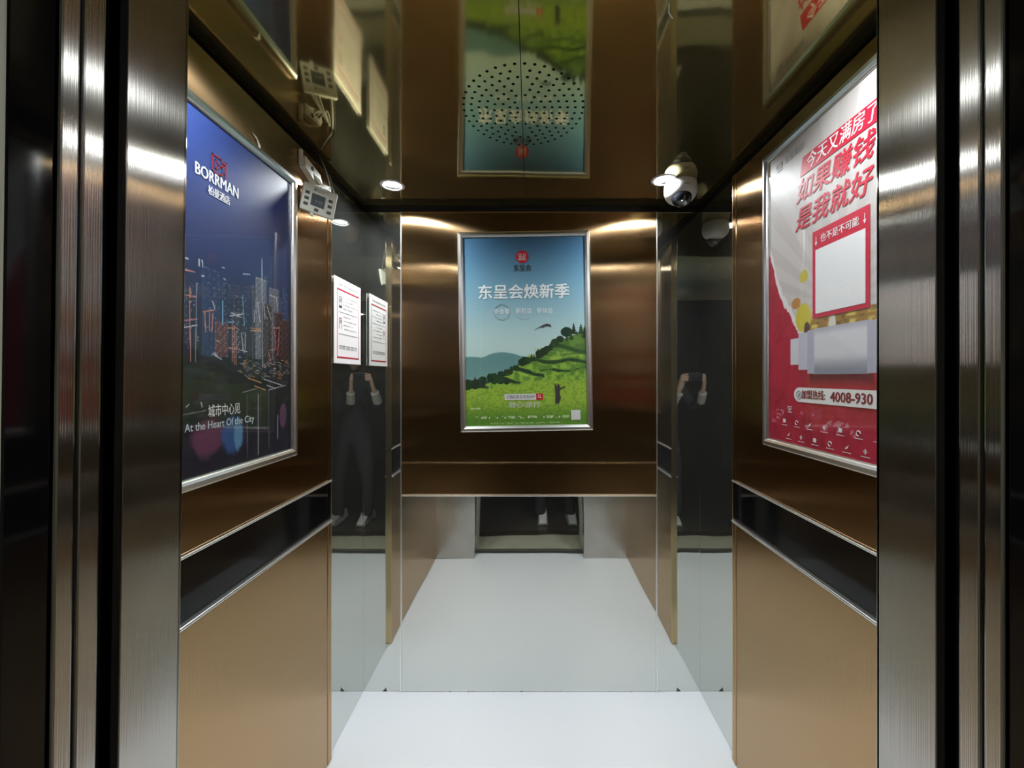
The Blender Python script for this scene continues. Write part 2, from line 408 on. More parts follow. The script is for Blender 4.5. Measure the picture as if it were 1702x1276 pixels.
def poster(name, loc, rot, w, h, label, fn, fw=.027):
    r = empty(name, loc, rot); tag(r, label, 'poster')
    # mitred snap frame: each side a mesh of its own; profile rises from the inner lip to a rounded ridge
    prof = [(0, .0), (0, -.010), (.005, -.0155), (.016, -.017), (.022, -.013), (fw-.003, -.0095), (fw, -.0085), (fw, -.002), (fw, 0)]
    for L, rotk in ((w, 0), (h, 1), (w, 2), (h, 3)):
        mb = MB(); A = []; B = []
        off = (h if rotk % 2 == 0 else w)/2
        for t, d in prof:
            A.append(mb.bm.verts.new((-(L/2-t), d, -(off-t)))); B.append(mb.bm.verts.new(((L/2-t), d, -(off-t))))
        for i in range(len(prof)-1): mb.bm.faces.new([A[i], B[i], B[i+1], A[i+1]])
        mb.bm.faces.new(A); mb.bm.faces.new(B[::-1])
        for v in mb.bm.verts: v.co = Matrix.Rotation(rotk*PI/2, 4, 'Y') @ v.co
        mb.build('frame_side', 'alu', r)
    MB().box(-w/2+.004, w/2-.004, -.004, 0, -h/2+.004, h/2-.004).build('backing_board', 'white_plastic', r)
    iw, ih = w-2*fw+.002, h-2*fw+.002
    pr = grid_print(iw, ih, fn, r, -.0052, gain={'hills': 1.0, 'city': .76}.get(fn.__name__, .84))
    MB().box(-iw/2, iw/2, -.0082, -.0078, -ih/2, ih/2).build('clear_cover', 'cover', r)
    return r, pr
def mixc(A, B, t): return A*(1-t[..., None])+np.array(B, float)*t[..., None]
def base(U, c): return np.ones(U.shape+(3,))*np.array(c, float)
def put(img, mask, c, a=1.):
    m_ = (mask*a)[..., None] if not isinstance(mask, float) else mask
    return img*(1-m_)+np.array(c, float)*m_
def sm(a, b, x): t = np.clip((x-a)/(b-a), 0, 1); return t*t*(3-2*t)
def vnoise(U, V, sx, sy, seed=0):
    r = np.random.default_rng(seed); n = r.random((int(sy)+3, int(sx)+3))
    x = U*sx; y = V*sy; i = x.astype(int); j = y.astype(int); fx = x-i; fy = y-j; fx = fx*fx*(3-2*fx); fy = fy*fy*(3-2*fy)
    return (n[j, i]*(1-fx)+n[j, i+1]*fx)*(1-fy)+(n[j+1, i]*(1-fx)+n[j+1, i+1]*fx)*fy
def fbm(U, V, sx, sy, seed=0, o=4):
    s = 0; a = .5
    for k in range(o): s = s+a*vnoise(U, V, sx*2**k, sy*2**k, seed+k); a *= .5
    return s

# ---- back poster: green hills under a blue sky
BW, BH = .622, .938
def hills(U, V, w, h):
    img = base(U, (66, 118, 160))
    img = mixc(img, (105, 160, 190), sm(1., .72, V)); img = mixc(img, (178, 208, 206), sm(.82, .40, V))
    ridge = .372+.022*np.exp(-((U-.30)/.14)**2)-.010*np.exp(-((U-.14)/.05)**2)-.02*sm(.35, .7, U)+.004*(fbm(U, V*0, 20, 1, 3)-.5)
    m1 = sm(0, .006, ridge-V); img = mixc(img, (92, 140, 140), m1)
    img = mixc(img, (120, 165, 160), m1*sm(.37, .22, V)*.6)
    # main hill line rising to the right
    top = np.interp(U, [0, .2, .36, .48, .62, .8, 1.0], [.232, .245, .285, .335, .37, .455, .50])
    n = fbm(U, V, 26, 36, 11, 5)
    hm = sm(0, .004, top-V)
    g = base(U, (120, 165, 48)); g = mixc(g, (88, 132, 44), sm(.38, .66, n)); g = mixc(g, (150, 190, 60), sm(.5, .35, n)*.6)
    g = mixc(g, (60, 100, 45), sm(.30, .46, V)*.55)
    img = img*(1-hm[..., None])+g*hm[..., None]
    def streak(u0, u1, v0, v1, th, c, a=.9):
        nonlocal img
        c_ = v0+(v1-v0)*(U-u0)/(u1-u0)+.008*np.sin((U-u0)*19)
        m_ = sm(th, th*.4, np.abs(V-c_)+ (n-.5)*.02)*sm(u0, u0+.04, U)*sm(u1, u1-.02, U); img = put(img, m_, c, a)
    streak(.46, 1.02, .345, .335, .012, (30, 60, 30)); streak(.36, .66, .300, .268, .012, (26, 52, 30)); streak(.6, 1.02, .285, .30, .007, (30, 62, 30))
    streak(.18, .46, .262, .232, .011, (28, 52, 36)); streak(.0, .2, .205, .205, .009, (34, 60, 40)); streak(.7, 1.02, .42, .39, .016, (40, 75, 38), .8)
    streak(.55, .9, .40, .385, .006, (150, 178, 70), .5); streak(.50, .98, .365, .36, .008, (150, 185, 62), .7); streak(.3, .6, .288, .262, .006, (160, 200, 80), .5)
    fg = sm(.215, .20, V-.03*U+.014*np.sin(U*7)); g2 = base(U, (150, 184, 52)); g2 = mixc(g2, (116, 158, 44), sm(.35, .65, fbm(U, V, 70, 150, 21, 3)))
    g2 = mixc(g2, (66, 120, 34), sm(.14, .02, V)*.7)
    img = img*(1-fg[..., None])+g2*fg[..., None]
    # trees along the ridge
    r = random.Random(5)
    def tree(u, v, s, conif):
        nonlocal img
        dx = (U-u)*w; dy = (V-v)*h
        if conif: m_ = (dy > 0)*(dy < s)*(np.abs(dx) < (s-dy)*.30*(.55+.6*((dy/s*5) % 1.)))
        else: m_ = ((dx/(s*.55))**2+((dy-s*.42)/(s*.48))**2 < .6+n*.8)
        img = put(img, m_.astype(float), (r.randint(22, 40), r.randint(48, 72), r.randint(22, 36)))
    for k in range(120):
        u = r.uniform(.02, .98); v = float(np.interp(u, [0, .2, .36, .48, .62, .8, 1.0], [.232, .245, .285, .335, .37, .455, .50]))
        dens = 1 if u < .62 else .35
        if r.random() < dens: tree(u, v-.008+r.uniform(-.012, .004), r.uniform(.016, .040), r.random() < .72)
    for u, v, s in ((.84, .49, .05), (.90, .50, .055), (.96, .50, .055), (.88, .47, .04), (.99, .48, .06), (.60, .375, .045), (.57, .36, .035), (.69, .415, .025)): tree(u, v-.02, s, s > .052 or s < .046)
    for u, v, s in ((.03, .20, .045), (.08, .20, .05), (.13, .205, .04), (.01, .195, .05), (.24, .225, .045), (.29, .222, .045), (.34, .22, .03), (.21, .235, .03)): tree(u, v, s, False)
    put_ = (np.abs(V-.093) < .0035)*(U < .12)*(U > .03)*(fbm(U, V, 90, 3, 4) > .4)
    img = put(img, put_.astype(float), (205, 225, 190), .7)
    row = (np.abs(V-.045) < .008)*(U > .04)*(U < .86)*(vnoise(U, V, 46, 60, 31) > .62)
    img = put(img, row.astype(float), (215, 230, 200), .55)
    row = (np.abs(V-.014) < .003)*(U > .2)*(U < .8)*(vnoise(U, V, 90, 300, 33) > .5)
    return put(img, row.astype(float), (215, 230, 200), .5)
pb, _ = poster('framed_poster', (-.0255, YB-PT-.001, CAMZ+.214), (0, math.radians(-1.0), 0), BW, BH,
               'framed poster of green hills under a blue sky on the back wall', hills)
yT = -.0062
iw, ih = BW-.052, BH-.052
def bp(u, v): return ((u-.5)*iw, (v-.5)*ih)
lg = bp(.485, .895)
MB().lathe([(0, 0), (.0295, 0), (.0295, .0006), (0, .0006)], 40, Matrix.Translation((lg[0], yT, lg[1])) @ Matrix.Rotation(PI/2, 4, 'X')).build('logo_disc', 'ink_redlogo', pb)
mb = MB()
for (a, b, c, d) in ((-.018, -.003, .012, .015), (.003, .018, .012, .015), (-.018, -.015, .003, .015), (-.006, -.003, .003, .015), (.003, .006, .003, .015), (.015, .018, .003, .015), (-.018, -.003, .002, .005), (.003, .018, .002, .005),
                     (-.014, .014, -.003, 0), (-.018, .018, -.016, -.013), (-.018, .018, -.009, -.006), (-.0015, .0015, -.016, 0), (-.018, -.015, -.014, -.006), (.015, .018, -.014, -.006)):
    mb.box(lg[0]+a, lg[0]+b, yT-.0012, yT-.0007, lg[1]+c, lg[1]+d)
mb.build('logo_mark', 'ink_white', pb)
text('东呈会', .034, *bp(.485, .833), yT, 'ink_dark', pb, bold=.0006, width=.082)
text('东呈会焕新季', .072, *bp(.492, .705), yT, 'ink_title', pb, bold=.0016, width=.425)
for i, tt in enumerate(('新会籍', '新权益', '新体验')):
    text(tt, .030, *bp((.31, .49, .665)[i], .605), yT, 'ink_title', pb, width=.074)
def ring(x, z, r, t=.0008, arc=(0, 2*PI)):
    n = 40; mb = MB(); pts = [(x+r*math.cos(arc[0]+(arc[1]-arc[0])*k/n), yT, z+r*math.sin(arc[0]+(arc[1]-arc[0])*k/n)) for k in range(n+1)]
    return mb.tube(pts, t, 5)
ring(*bp(.31, .603), .036).build('ring_mark', 'ink_grey', pb); ring(*bp(.49, .603), .034, .0006, (PI*1.15, PI*1.85)).build('ring_mark', 'ink_pale', pb)
# kite bird and figure
cx, cz = bp(.655, .525)
MB().prism([(cx-.048, cz-.018), (cx-.02, cz-.002), (cx-.004, cz+.006), (cx+.012, cz+.012), (cx+.03, cz+.008), (cx+.036, cz-.006), (cx+.024, cz+.0), (cx+.008, cz+.0), (cx-.006, cz-.008), (cx-.014, cz-.004)], yT-.0004, yT).build('kite_shape', 'ink_dark', pb)
cx, cz = bp(.765, .165)
MB().prism([(cx-.016, cz-.04), (cx-.011, cz-.05), (cx-.007, cz-.042), (cx, cz-.05), (cx+.004, cz-.04), (cx+.012, cz-.02), (cx+.006, cz), (cx+.008, cz+.02), (cx+.034, cz+.032), (cx+.036, cz+.036), (cx+.008, cz+.028), (cx+.006, cz+.042), (cx, cz+.048), (cx-.006, cz+.042), (cx-.006, cz+.032), (cx-.014, cz+.05), (cx-.018, cz+.048), (cx-.014, cz+.01)], yT-.0004, yT).build('figure_shape', 'ink_dark', pb)
a, b = bp(.475, .152)
MB().box(a-.088, a+.06, yT-.0004, yT, b-.0145, b+.0145, .0003).build('search_bar', 'ink_white', pb)
MB().box(a+.0605, a+.092, yT-.0004, yT, b-.0145, b+.0145).build('search_button', 'ink_redlogo', pb)
mg = MB(); n = 20
mg.tube([(a+.075+.006*math.cos(2*PI*k/n), yT-.001, b+.002+.006*math.sin(2*PI*k/n)) for k in range(n+1)], .0011, 5); mg.tube([(a+.079, yT-.001, b-.002), (a+.085, yT-.001, b-.008)], .0012, 5)
mg.build('search_icon', 'ink_white', pb)
text('订酒店用东呈会APP', .019, a-.013, b, yT-.0006, 'ink_grey', pb, bold=.0003, width=.135)
text('随心·旅行', .030, *bp(.48, .108), yT, 'ink_white', pb, bold=.0, shear=.15, width=.15)
a, b = bp(.905, .052); MB().box(a-.022, a+.022, yT-.0004, yT, b-.023, b+.023).build('blank_white_square', 'ink_white', pb)
mb = MB()
for k in range(11):
    u = .13+k*.064; a, b = bp(u, .043)
    if k % 3: mb.prism([(a-.004, b-.004), (a+.004, b-.003), (a+.001, b+.006), (a-.002, b+.004)], yT-.0004, yT)
    else: mb.box(a-.003, a+.004, yT-.0004, yT, b-.004, b+.004)
tag(mb.build('icon_row', 'ink_white', pb), kind='stuff')

# ---- left poster: a city at night
LW, LH = .63, .903; PXL = -.776
LC = (.985, .195)                                # centre: depth Y and height above the camera
def Lq(px, py):                                  # a point of the left wall's poster plane, in poster coordinates 0..1
    Y = .768*F/(882-px); hh = (626-py)*Y/F
    return (Y-LC[0])/(LW-.052)+.5, (hh-LC[1])/(LH-.052)+.5
def city(U, V, w, h):
    img = base(U, (52, 80, 165))
    img = mixc(img, (44, 58, 120), sm(.2, .9, U)*.6)
    img = mixc(img, (38, 62, 128), sm(.95, .62, V)); img = mixc(img, (34, 50, 95), sm(.66, .5, V))
    img = mixc(img, (30, 40, 70), sm(.52, .42, V)); img = mixc(img, (38, 38, 46), sm(.40, .34, V))
    n = fbm(U, V, 12, 60, 3, 4); n2 = fbm(U, V, 80, 120, 9, 2)
    img = put(img, sm(.5, .7, n)*sm(.40, .34, V), (72, 74, 82), .6)
    img = put(img, sm(.16, .08, V), (38, 34, 60), .6)
    r = random.Random(3)
    def bld(u0, u1, v0, v1, c, lit, dens=.4, cs=(255, 235, 210)):
        nonlocal img
        m_ = ((U > u0)*(U < u1)*(V > v0)*(V < v1)).astype(float); img = put(img, m_, c, .92)
        wx = ((U*w*1000/4.4).astype(int)*7349+(V*h*1000/6.6).astype(int)*9151+int(u0*999)*31) % 97
        l_ = m_*(wx < dens*42)*(((V*h*1000) % 6.6) > 3.4)*(((U*w*1000) % 4.4) > 1.8)
        img = put(img, l_, lit, .62)
        ed = m_*((np.abs(U-u0) < .004)+(np.abs(V-v1) < .003) > 0); img = put(img, ed*1., lit, .35)
    # far blue towers, then near ones: (u0,u1,top)
    for k in range(14):
        u = r.uniform(.02, .97); ww = r.uniform(.02, .05); t = r.uniform(.46, .57)+(.05 if .35 < u < .6 or u > .75 else 0)
        c = (r.randint(30, 50), r.randint(48, 80), r.randint(95, 150))
        bld(u, u+ww, .36, t, c, (r.randint(110, 190), r.randint(140, 205), 225), r.uniform(.08, .35))
    for u0, u1, t, c, lit, d in ((.01, .055, .60, (30, 34, 58), (190, 200, 225), .55), (.06, .17, .57, (36, 30, 52), (235, 150, 140), .35), (.19, .27, .535, (44, 32, 48), (240, 165, 120), .4),
                                 (.30, .36, .50, (34, 40, 66), (200, 205, 230), .3), (.41, .50, .575, (34, 60, 112), (90, 140, 190), .3), (.51, .555, .55, (30, 50, 92), (120, 170, 210), .3), (.58, .66, .52, (36, 44, 70), (170, 190, 220), .3),
                                 (.475, .545, .43, (110, 62, 68), (240, 160, 140), .5), (.57, .62, .47, (60, 64, 84), (225, 225, 235), .5), (.70, .78, .57, (44, 48, 70), (215, 215, 225), .45), (.72, .80, .60, (120, 126, 142), (235, 235, 240), .55),
                                 (.82, .90, .58, (110, 112, 128), (230, 230, 240), .5), (.85, .93, .50, (58, 34, 44), (240, 140, 120), .45), (.92, .99, .48, (62, 34, 40), (245, 150, 110), .5), (.76, .84, .52, (48, 36, 44), (240, 170, 110), .4)):
        bld(u0, u1, .33, t, c, lit, d)
    def line(u0, v0, u1, v1, th, c, a=.95):
        nonlocal img
        X, Y_ = U*w, V*h; ax, ay, bx_, by = u0*w, v0*h, u1*w, v1*h
        t = np.clip(((X-ax)*(bx_-ax)+(Y_-ay)*(by-ay))/max(1e-9, (bx_-ax)**2+(by-ay)**2), 0, 1)
        dd = np.hypot(X-ax-t*(bx_-ax), Y_-ay-t*(by-ay)); img = put(img, sm(th, th*.5, dd), c, a)
    P = lambda x, y: Lq(x, y)
    def ln(x0, y0, x1, y1, c, th=.0022, a=.95): line(*P(x0, y0), *P(x1, y1), th, c, a)
    ora, pnk, wht, blu = (245, 160, 110), (240, 150, 150), (235, 240, 250), (120, 190, 240)
    for a in ((317, 500, 319, 600, pnk), (306, 533, 330, 530, pnk), (303, 545, 330, 540, wht), (309, 490, 327, 493, pnk), (318, 478, 318, 495, ora), (303, 470, 305, 600, (150, 160, 190)), (329, 470, 327, 600, (150, 160, 190)),
              (340, 518, 358, 515, ora), (342, 520, 344, 552, ora), (356, 520, 354, 552, ora), (350, 520, 350, 550, ora), (355, 500, 359, 512, wht),
              (380, 545, 396, 545, ora), (388, 540, 388, 600, ora), (391, 545, 391, 605, pnk), (394, 552, 394, 606, ora), (382, 578, 400, 580, pnk), (403, 553, 406, 582, wht), (409, 553, 409, 580, wht), (402, 582, 412, 584, wht),
              (384, 525, 405, 522, wht), (386, 520, 402, 527, wht), (380, 535, 392, 536, blu), (372, 500, 372, 540, blu), (405, 490, 408, 540, blu), (418, 545, 435, 547, ora), (420, 549, 436, 550, (250, 210, 120)),
              (437, 430, 438, 610, (205, 215, 225)), (443, 525, 447, 530, ora), (456, 545, 465, 545, ora), (458, 550, 460, 580, (245, 120, 110)), (466, 545, 463, 590, (245, 120, 110)), (448, 585, 452, 600, pnk), (450, 582, 458, 580, ora),
              (427, 500, 427, 520, wht), (430, 502, 434, 535, wht), (440, 503, 442, 530, wht), (450, 490, 461, 495, wht), (461, 495, 463, 515, wht), (424, 515, 424, 535, wht), (446, 510, 452, 530, wht),
              (309, 428, 309, 436, wht), (309, 428, 315, 430, wht), (333, 430, 333, 442, wht), (338, 432, 339, 444, wht), (310, 448, 325, 452, pnk), (303, 446, 306, 447, wht), (337, 458, 341, 459, wht),
              (371, 444, 375, 445, wht), (406, 455, 417, 456, wht), (374, 463, 377, 465, wht), (302, 470, 305, 468, blu),
              (355, 588, 370, 597, (210, 220, 225)), (358, 586, 364, 593, wht), (362, 566, 366, 567, wht), (414, 628, 436, 636, (250, 180, 100)), (425, 641, 443, 648, (250, 190, 110)), (440, 630, 470, 640, wht), (448, 648, 476, 640, (200, 200, 210)),
              (405, 652, 430, 645, (140, 150, 150)), (445, 640, 460, 646, wht), (302, 690, 345, 682, (130, 135, 140)), (336, 668, 338, 676, wht), (312, 676, 316, 672, wht),
              (412, 655, 413, 760, (120, 118, 135)), (431, 655, 431, 755, (170, 165, 180)), (448, 650, 449, 745, (95, 100, 110)), (463, 690, 463, 728, (190, 195, 230))):
        ln(*a[:4], a[4], .0020 if a[4] != wht else .0018)
    for k in range(90):
        u = r.uniform(.6, .98); v = .30+r.uniform(-.035, .03)+(u-.8)*.02; s = r.uniform(-.02, .02)
        line(u, v, u+.02, v+s*.4, .0012, r.choice([ora, wht, (190, 190, 210), (250, 200, 130)]), .8)
    # reflections of coloured neon on the river
    def blob(x, y, rx, ry, c, a):
        nonlocal img
        u, v = P(x, y); d = ((U-u)/rx)**2+((V-v)/ry)**2; img = put(img, sm(1.1, .4, d+(n2-.5)*.5), c, a)
    blob(350, 725, .10, .055, (150, 70, 110), .75); blob(344, 738, .06, .05, (130, 66, 110), .6); blob(389, 722, .075, .062, (60, 110, 190), .85); blob(398, 720, .03, .055, (120, 190, 225), .7); blob(472, 690, .035, .05, (150, 90, 140), .7)
    sh = (V < .34)*(vnoise(U, V, 90, 6, 17) > .72)*(U > .55); img = put(img, sh.astype(float), (84, 90, 92), .35)
    dots = (vnoise(U, V, 160, 200, 77) > .955)*(V < .56)*(V > .36); return put(img, dots.astype(float), (235, 225, 220), .8)
pl, _ = poster('framed_poster', (XL+PT+.007, LC[0], CAMZ+LC[1]), (0, 0, PI/2), LW, LH,
               'framed poster of a city skyline at night on the left wall', city)
lw_, lh_ = LW-.052, LH-.052
def lp(px, py): u, v = Lq(px, py); return ((u-.5)*lw_, (v-.5)*lh_)
text('BORRMAN', .040, *lp(364, 302), yT, 'ink_white', pl, bold=.0007, width=.134)
text('柏曼酒店', .024, *lp(366, 326), yT, 'ink_white', pl, bold=.0005, width=.068)
# red logo: squared monogram
cx, cz = lp(366, 277)
mb = MB(); t_ = .0036; SC_ = .68
for pts in ([(-.032, -.030), (-.032, .030), (.006, .030), (.020, .016), (.020, -.016), (.006, -.030), (-.032, -.030)], [(-.018, -.016), (-.018, .016), (.006, .001), (-.018, -.016)], [(.006, .001), (.032, .030), (.032, -.030)]):
    for (a, b), (c, d) in zip([(p*SC_, q*SC_) for p, q in pts], [(p*SC_, q*SC_) for p, q in pts[1:]]):
        L_ = math.hypot(c-a, d-b); an = math.atan2(d-b, c-a)
        mb.box(-t_/2, L_+t_/2, yT-.0004, yT, -t_/2, t_/2, 0, Matrix.Translation((cx+a, 0, cz+b)) @ Matrix.Rotation(-an, 4, 'Y'))
mb.build('logo_mark', 'ink_darkred', pl)
text('城市中心见', .032, *lp(375, 682), yT, 'ink_white', pl, bold=.0003, width=.104)
text('At the Heart Of the City', .027, *lp(372, 703), yT, 'ink_pale', pl, bold=.0002, width=.222)

# ---- right poster: torn paper over red, red slogans
RW, RH = .635, .952; RC = (1.0075, .250)
def Rq(px, py):
    Y = .779*F/(px-882); hh = (626-py)*Y/F
    return .5-(Y-RC[0])/(RW-.052), (hh-RC[1])/(RH-.052)+.5
def torn(U, V, w, h):
    img = base(U, (212, 205, 203))
    n = fbm(U, V, 10, 14, 41, 4); n2 = fbm(U, V, 60, 60, 43, 3)
    # sun rays from the poster centre
    ang = np.arctan2((V-.42)*h, (U-.5)*w); rays = sm(-.2, .2, np.sin(ang*26))
    img = put(img, rays, (196, 186, 184), .55)
    red = base(U, (196, 32, 62)); red = mixc(red, (170, 24, 50), sm(.4, .65, n)*.7); red = mixc(red, (214, 60, 84), sm(.55, .35, n2)*.3)
    pts = [Rq(*p) for p in ((1284, 440), (1290, 470), (1300, 500), (1312, 520), (1325, 548), (1335, 560))]
    us = [p[0] for p in pts]; vs = [p[1] for p in pts]
    # mirrored tear on the far side
    us2 = [1-u for u in us][::-1]; vs2 = vs[::-1]
    edge = np.where(U < .5, np.interp(U, [0]+us, [vs[0]+.05]+vs), np.interp(U, us2+[1], vs2+[vs[0]+.05]))
    edge = edge+.012*(n2-.5)*2
    low = Rq(1345, 556)[1]
    rm = ((V < edge)*1.+(V < low)*1. > 0).astype(float)
    img = img*(1-rm[..., None])+red*rm[..., None]
    wm = ((np.abs(V-edge-.008) < .016)*(V > low)).astype(float); img = put(img, wm, (238, 234, 236), .95)
    # gold coins and tools showing behind the tear
    gm = ((V > low)*(V < Rq(1380, 520)[1])*(U > .28)*(U < .72)).astype(float)
    gold = base(U, (176, 128, 48)); gold = mixc(gold, (236, 206, 90), sm(.3, .9, .5+.5*np.sin(U*58))*sm(.35, .6, vnoise(U, V, 3, 130, 8))); gold = mixc(gold, (110, 74, 30), sm(.6, .8, vnoise(U, V, 40, 130, 19))*.6)
    img = img*(1-gm[..., None])+gold*gm[..., None]
    def blob(x, y, rx, ry, c, a=1.):
        nonlocal img
        u, v = Rq(x, y); d = ((U-u)/rx)**2+((V-v)/ry)**2; img = put(img, sm(1.1, .8, d+(n2-.5)*.6), c, a)
    blob(1334, 528, .055, .045, (222, 205, 60)); blob(1335, 459, .030, .020, (214, 196, 66)); blob(1322, 504, .034, .018, (206, 140, 70)); blob(1340, 545, .02, .02, (96, 66, 60)); blob(1382, 538, .02, .03, (230, 226, 215))
    # paper roll
    def rect(u0, u1, v0, v1, soft=.0):
        return ((U > u0)*(U < u1)*(V > v0)*(V < v1)).astype(float)
    rt, rb = .132, .006
    def hv(h_): return (h_-RC[1])/(RH-.052)+.5
    u0 = Rq(1350, 600)[0]; u1 = 1-u0
    body = rect(u0, u1, hv(rb), hv(rt)); tt = np.clip((V-hv(rb))/(hv(rt)-hv(rb)), 0, 1)
    cyl = base(U, (150, 150, 170)); cyl = mixc(cyl, (226, 224, 232), sm(.05, .45, tt)); cyl = mixc(cyl, (190, 188, 205), sm(.82, 1., tt))
    img = img*(1-body[..., None])+cyl*body[..., None]
    for a, b, lo, hi, c in ((Rq(1313, 0)[0], Rq(1330, 0)[0], .036, .112, (224, 222, 232)), (Rq(1326, 0)[0], Rq(1343, 0)[0], .02, .125, (206, 204, 222)), (Rq(1341, 0)[0], u0+.01, .008, .13, (188, 186, 208))):
        for m_ in (rect(a, b, hv(lo), hv(hi)), rect(1-b, 1-a, hv(lo), hv(hi))): img = put(img, m_, c)
    sh = rect(u0-.02, u1+.02, hv(-.03), hv(rb)); img = put(img, sh*sm(hv(-.03), hv(rb), V), (92, 24, 48), .8)
    rows = (V < hv(-.10))*(vnoise(U, V, 26, 46, 51) > .70)*(vnoise(U, V, 110, 150, 52) > .45)*(V > .06)
    return put(img, rows.astype(float), (226, 150, 165), .75)
pr_, _ = poster('framed_poster', (XR-PT-.007, RC[0], CAMZ+RC[1]), (0, 0, -PI/2), RW, RH,
                'framed poster with red slogans over torn white paper on the right wall', torn)
rw_, rh_ = RW-.052, RH-.052
def rl(Y, hh): return (-(Y-RC[0]), hh-RC[1])
def slab(Y0, Y1, h0, h1, m_, nm, y=yT, slant=0., bev=0):
    a0, b0 = rl(Y0, h0); a1, b1 = rl(Y1, h1)
    return MB().prism([(a0, b0), (a1, b0), (a1+slant, b1), (a0+slant, b1)], y-.0004, y).build(nm, m_, pr_)
slab(1.150, .865, .576, .628, 'ink_red', 'banner_strip', slant=.012)
text('今天又满房了', .046, *rl(1.005, .601), yT-.0006, 'ink_white', pr_, bold=.0007, shear=.18, width=.232)
text('如果赚钱', .070, *rl(1.035, .530), yT, 'ink_red', pr_, bold=.0013, shear=.25, width=.268)
text('是我就好', .070, *rl(1.040, .450), yT, 'ink_red', pr_, bold=.0013, shear=.25, width=.268)
slab(1.098, .912, .160, .398, 'ink_red', 'red_box')
slab(1.086, .924, .172, .346, 'ink_white', 'blank_white_square', yT-.0006)
text('也不是不可能', .024, *rl(1.005, .370), yT-.0006, 'ink_white', pr_, bold=.0005, width=.125)
for Y in (1.084, .926):
    mb = MB(); a, b = rl(Y, .370); mb.box(a-.0008, a+.0008, yT-.001, yT-.0006, b-.004, b+.012); mb.prism([(a-.0045, b-.003), (a, b-.013), (a+.0045, b-.003)], yT-.001, yT-.0006); mb.build('arrow_mark', 'ink_white', pr_)
# hotline pill
a0, b0 = rl(1.175, -.052); a1 = -a0; mb = MB(); R_ = .021
poly = [(a0+R_+R_*math.cos(t), b0+R_*math.sin(t)) for t in np.linspace(PI/2, 1.5*PI, 14)]+[(a1-R_+R_*math.cos(t), b0+R_*math.sin(t)) for t in np.linspace(-PI/2, PI/2, 14)]
mb.prism(poly, yT-.0004, yT).build('hotline_pill', 'ink_white', pr_)
mb = MB(); cx = a0+.022; mb.tube([(cx+.011*math.cos(2*PI*k/24), yT-.001, b0+.011*math.sin(2*PI*k/24)) for k in range(25)], .0009, 5)
mb.tube([(cx+.004, yT-.001, b0+.005), (cx+.001, yT-.001, b0-.001), (cx-.004, yT-.001, b0-.005)], .0018, 5); mb.build('handset_icon', 'ink_grey', pr_)
text('加盟热线:', .028, *rl(1.096, -.052), yT-.0006, 'ink_darkred', pr_, bold=.0009, width=.090)
text('4008-930', .036, *rl(.968, -.053), yT-.0006, 'ink_darkred', pr_, bold=.0010, width=.128)
# small corner logo and lower marks
cx, cz = rl(1.245, .655); mb = MB()
for k in range(4): mb.box(cx-.014, cx+.014, yT-.0004, yT, cz-.012+k*.0075, cz-.0095+k*.0075)
mb.box(cx-.014, cx-.0115, yT-.0004, yT, cz, cz+.013); mb.box(cx+.0115, cx+.014, yT-.0004, yT, cz, cz+.013); mb.build('logo_mark', 'ink_grey', pr_)
text('东呈集团', .022, *rl(1.175, .660), yT, 'ink_grey', pr_, bold=.0003, width=.088)
cx, cz = rl(1.195, -.098); mb = MB()
for (a, b, c, d) in ((-.010, .010, .007, .009), (-.010, .010, -.009, -.007), (-.007, .007, -.002, 0), (-.001, .001, -.008, .002), (-.010, -.008, .001, .009), (.008, .010, .001, .009), (-.003, .003, .002, .004)): mb.box(cx+a, cx+b, yT-.0004, yT, cz+c, cz+d)
mb.build('logo_mark', 'ink_white', pr_)
mb = MB()
for row, hz in enumerate((-.135, -.175)):
    for k in range(9):
        Y = 1.22-k*.055-(row*.02); a, b = rl(Y, hz)
        kind = (k+row*2) % 4
        if kind == 0: mb.box(a-.006, a+.006, yT-.0004, yT, b-.005, b+.006)
        elif kind == 1: mb.tube([(a+.006*math.cos(2*PI*q/14), yT, b+.006*math.sin(2*PI*q/14)) for q in range(12)], .0012, 4)
        elif kind == 2: mb.prism([(a-.006, b-.005), (a+.002, b-.002), (a+.007, b+.007), (a-.002, b+.001)], yT-.0004, yT)
        else: mb.box(a-.002, a+.002, yT-.0004, yT, b-.006, b+.006).box(a-.006, a+.006, yT-.0004, yT, b-.001, b+.001)
        mb.box(a-.013, a+.013, yT-.0004, yT, b-.013, b-.0115)
tag(mb.build('icon_row', 'ink_white', pr_), kind='stuff')

# ------------------------------------------------------------------ notice on the left mirror strip
nY0, nY1, nz0, nz1 = 1.585, 1.832, CAMZ+.055, CAMZ+.407
nw, nh = nY1-nY0, nz1-nz0
nt_ = empty('notice_board', (XL+.0045, (nY0+nY1)/2, (nz0+nz1)/2), (0, 0, PI/2)); tag(nt_, 'white safety notice with a red border on the left mirror strip', 'notice')
MB().box(-nw/2, nw/2, -.0065, -.0035, -nh/2, nh/2, .0005).build('notice_sheet', 'paper', nt_)
for sx in (-1, 1):
    for sz in (-1, 1):
        MB().box(sx*(nw/2-.018)-.008, sx*(nw/2-.018)+.008, -.0035, -.0, sz*(nh/2-.018)-.008, sz*(nh/2-.018)+.008).build('adhesive_pad', 'acrylic_edge', nt_)
yn = -.0066; mb = MB(); bw = .005
x0, x1, z0, z1 = -nw/2+.022, nw/2-.022, -nh/2+.022, nh/2-.045
mb.box(x0, x1, yn-.0004, yn, z1-bw*1.3, z1).box(x0, x1, yn-.0004, yn, z0, z0+bw*1.3).box(x0, x0+bw*.6, yn-.0004, yn, z0, z1).box(x1-bw*.6, x1, yn-.0004, yn, z0, z1)
mb.build('red_border', 'ink_red', nt_)
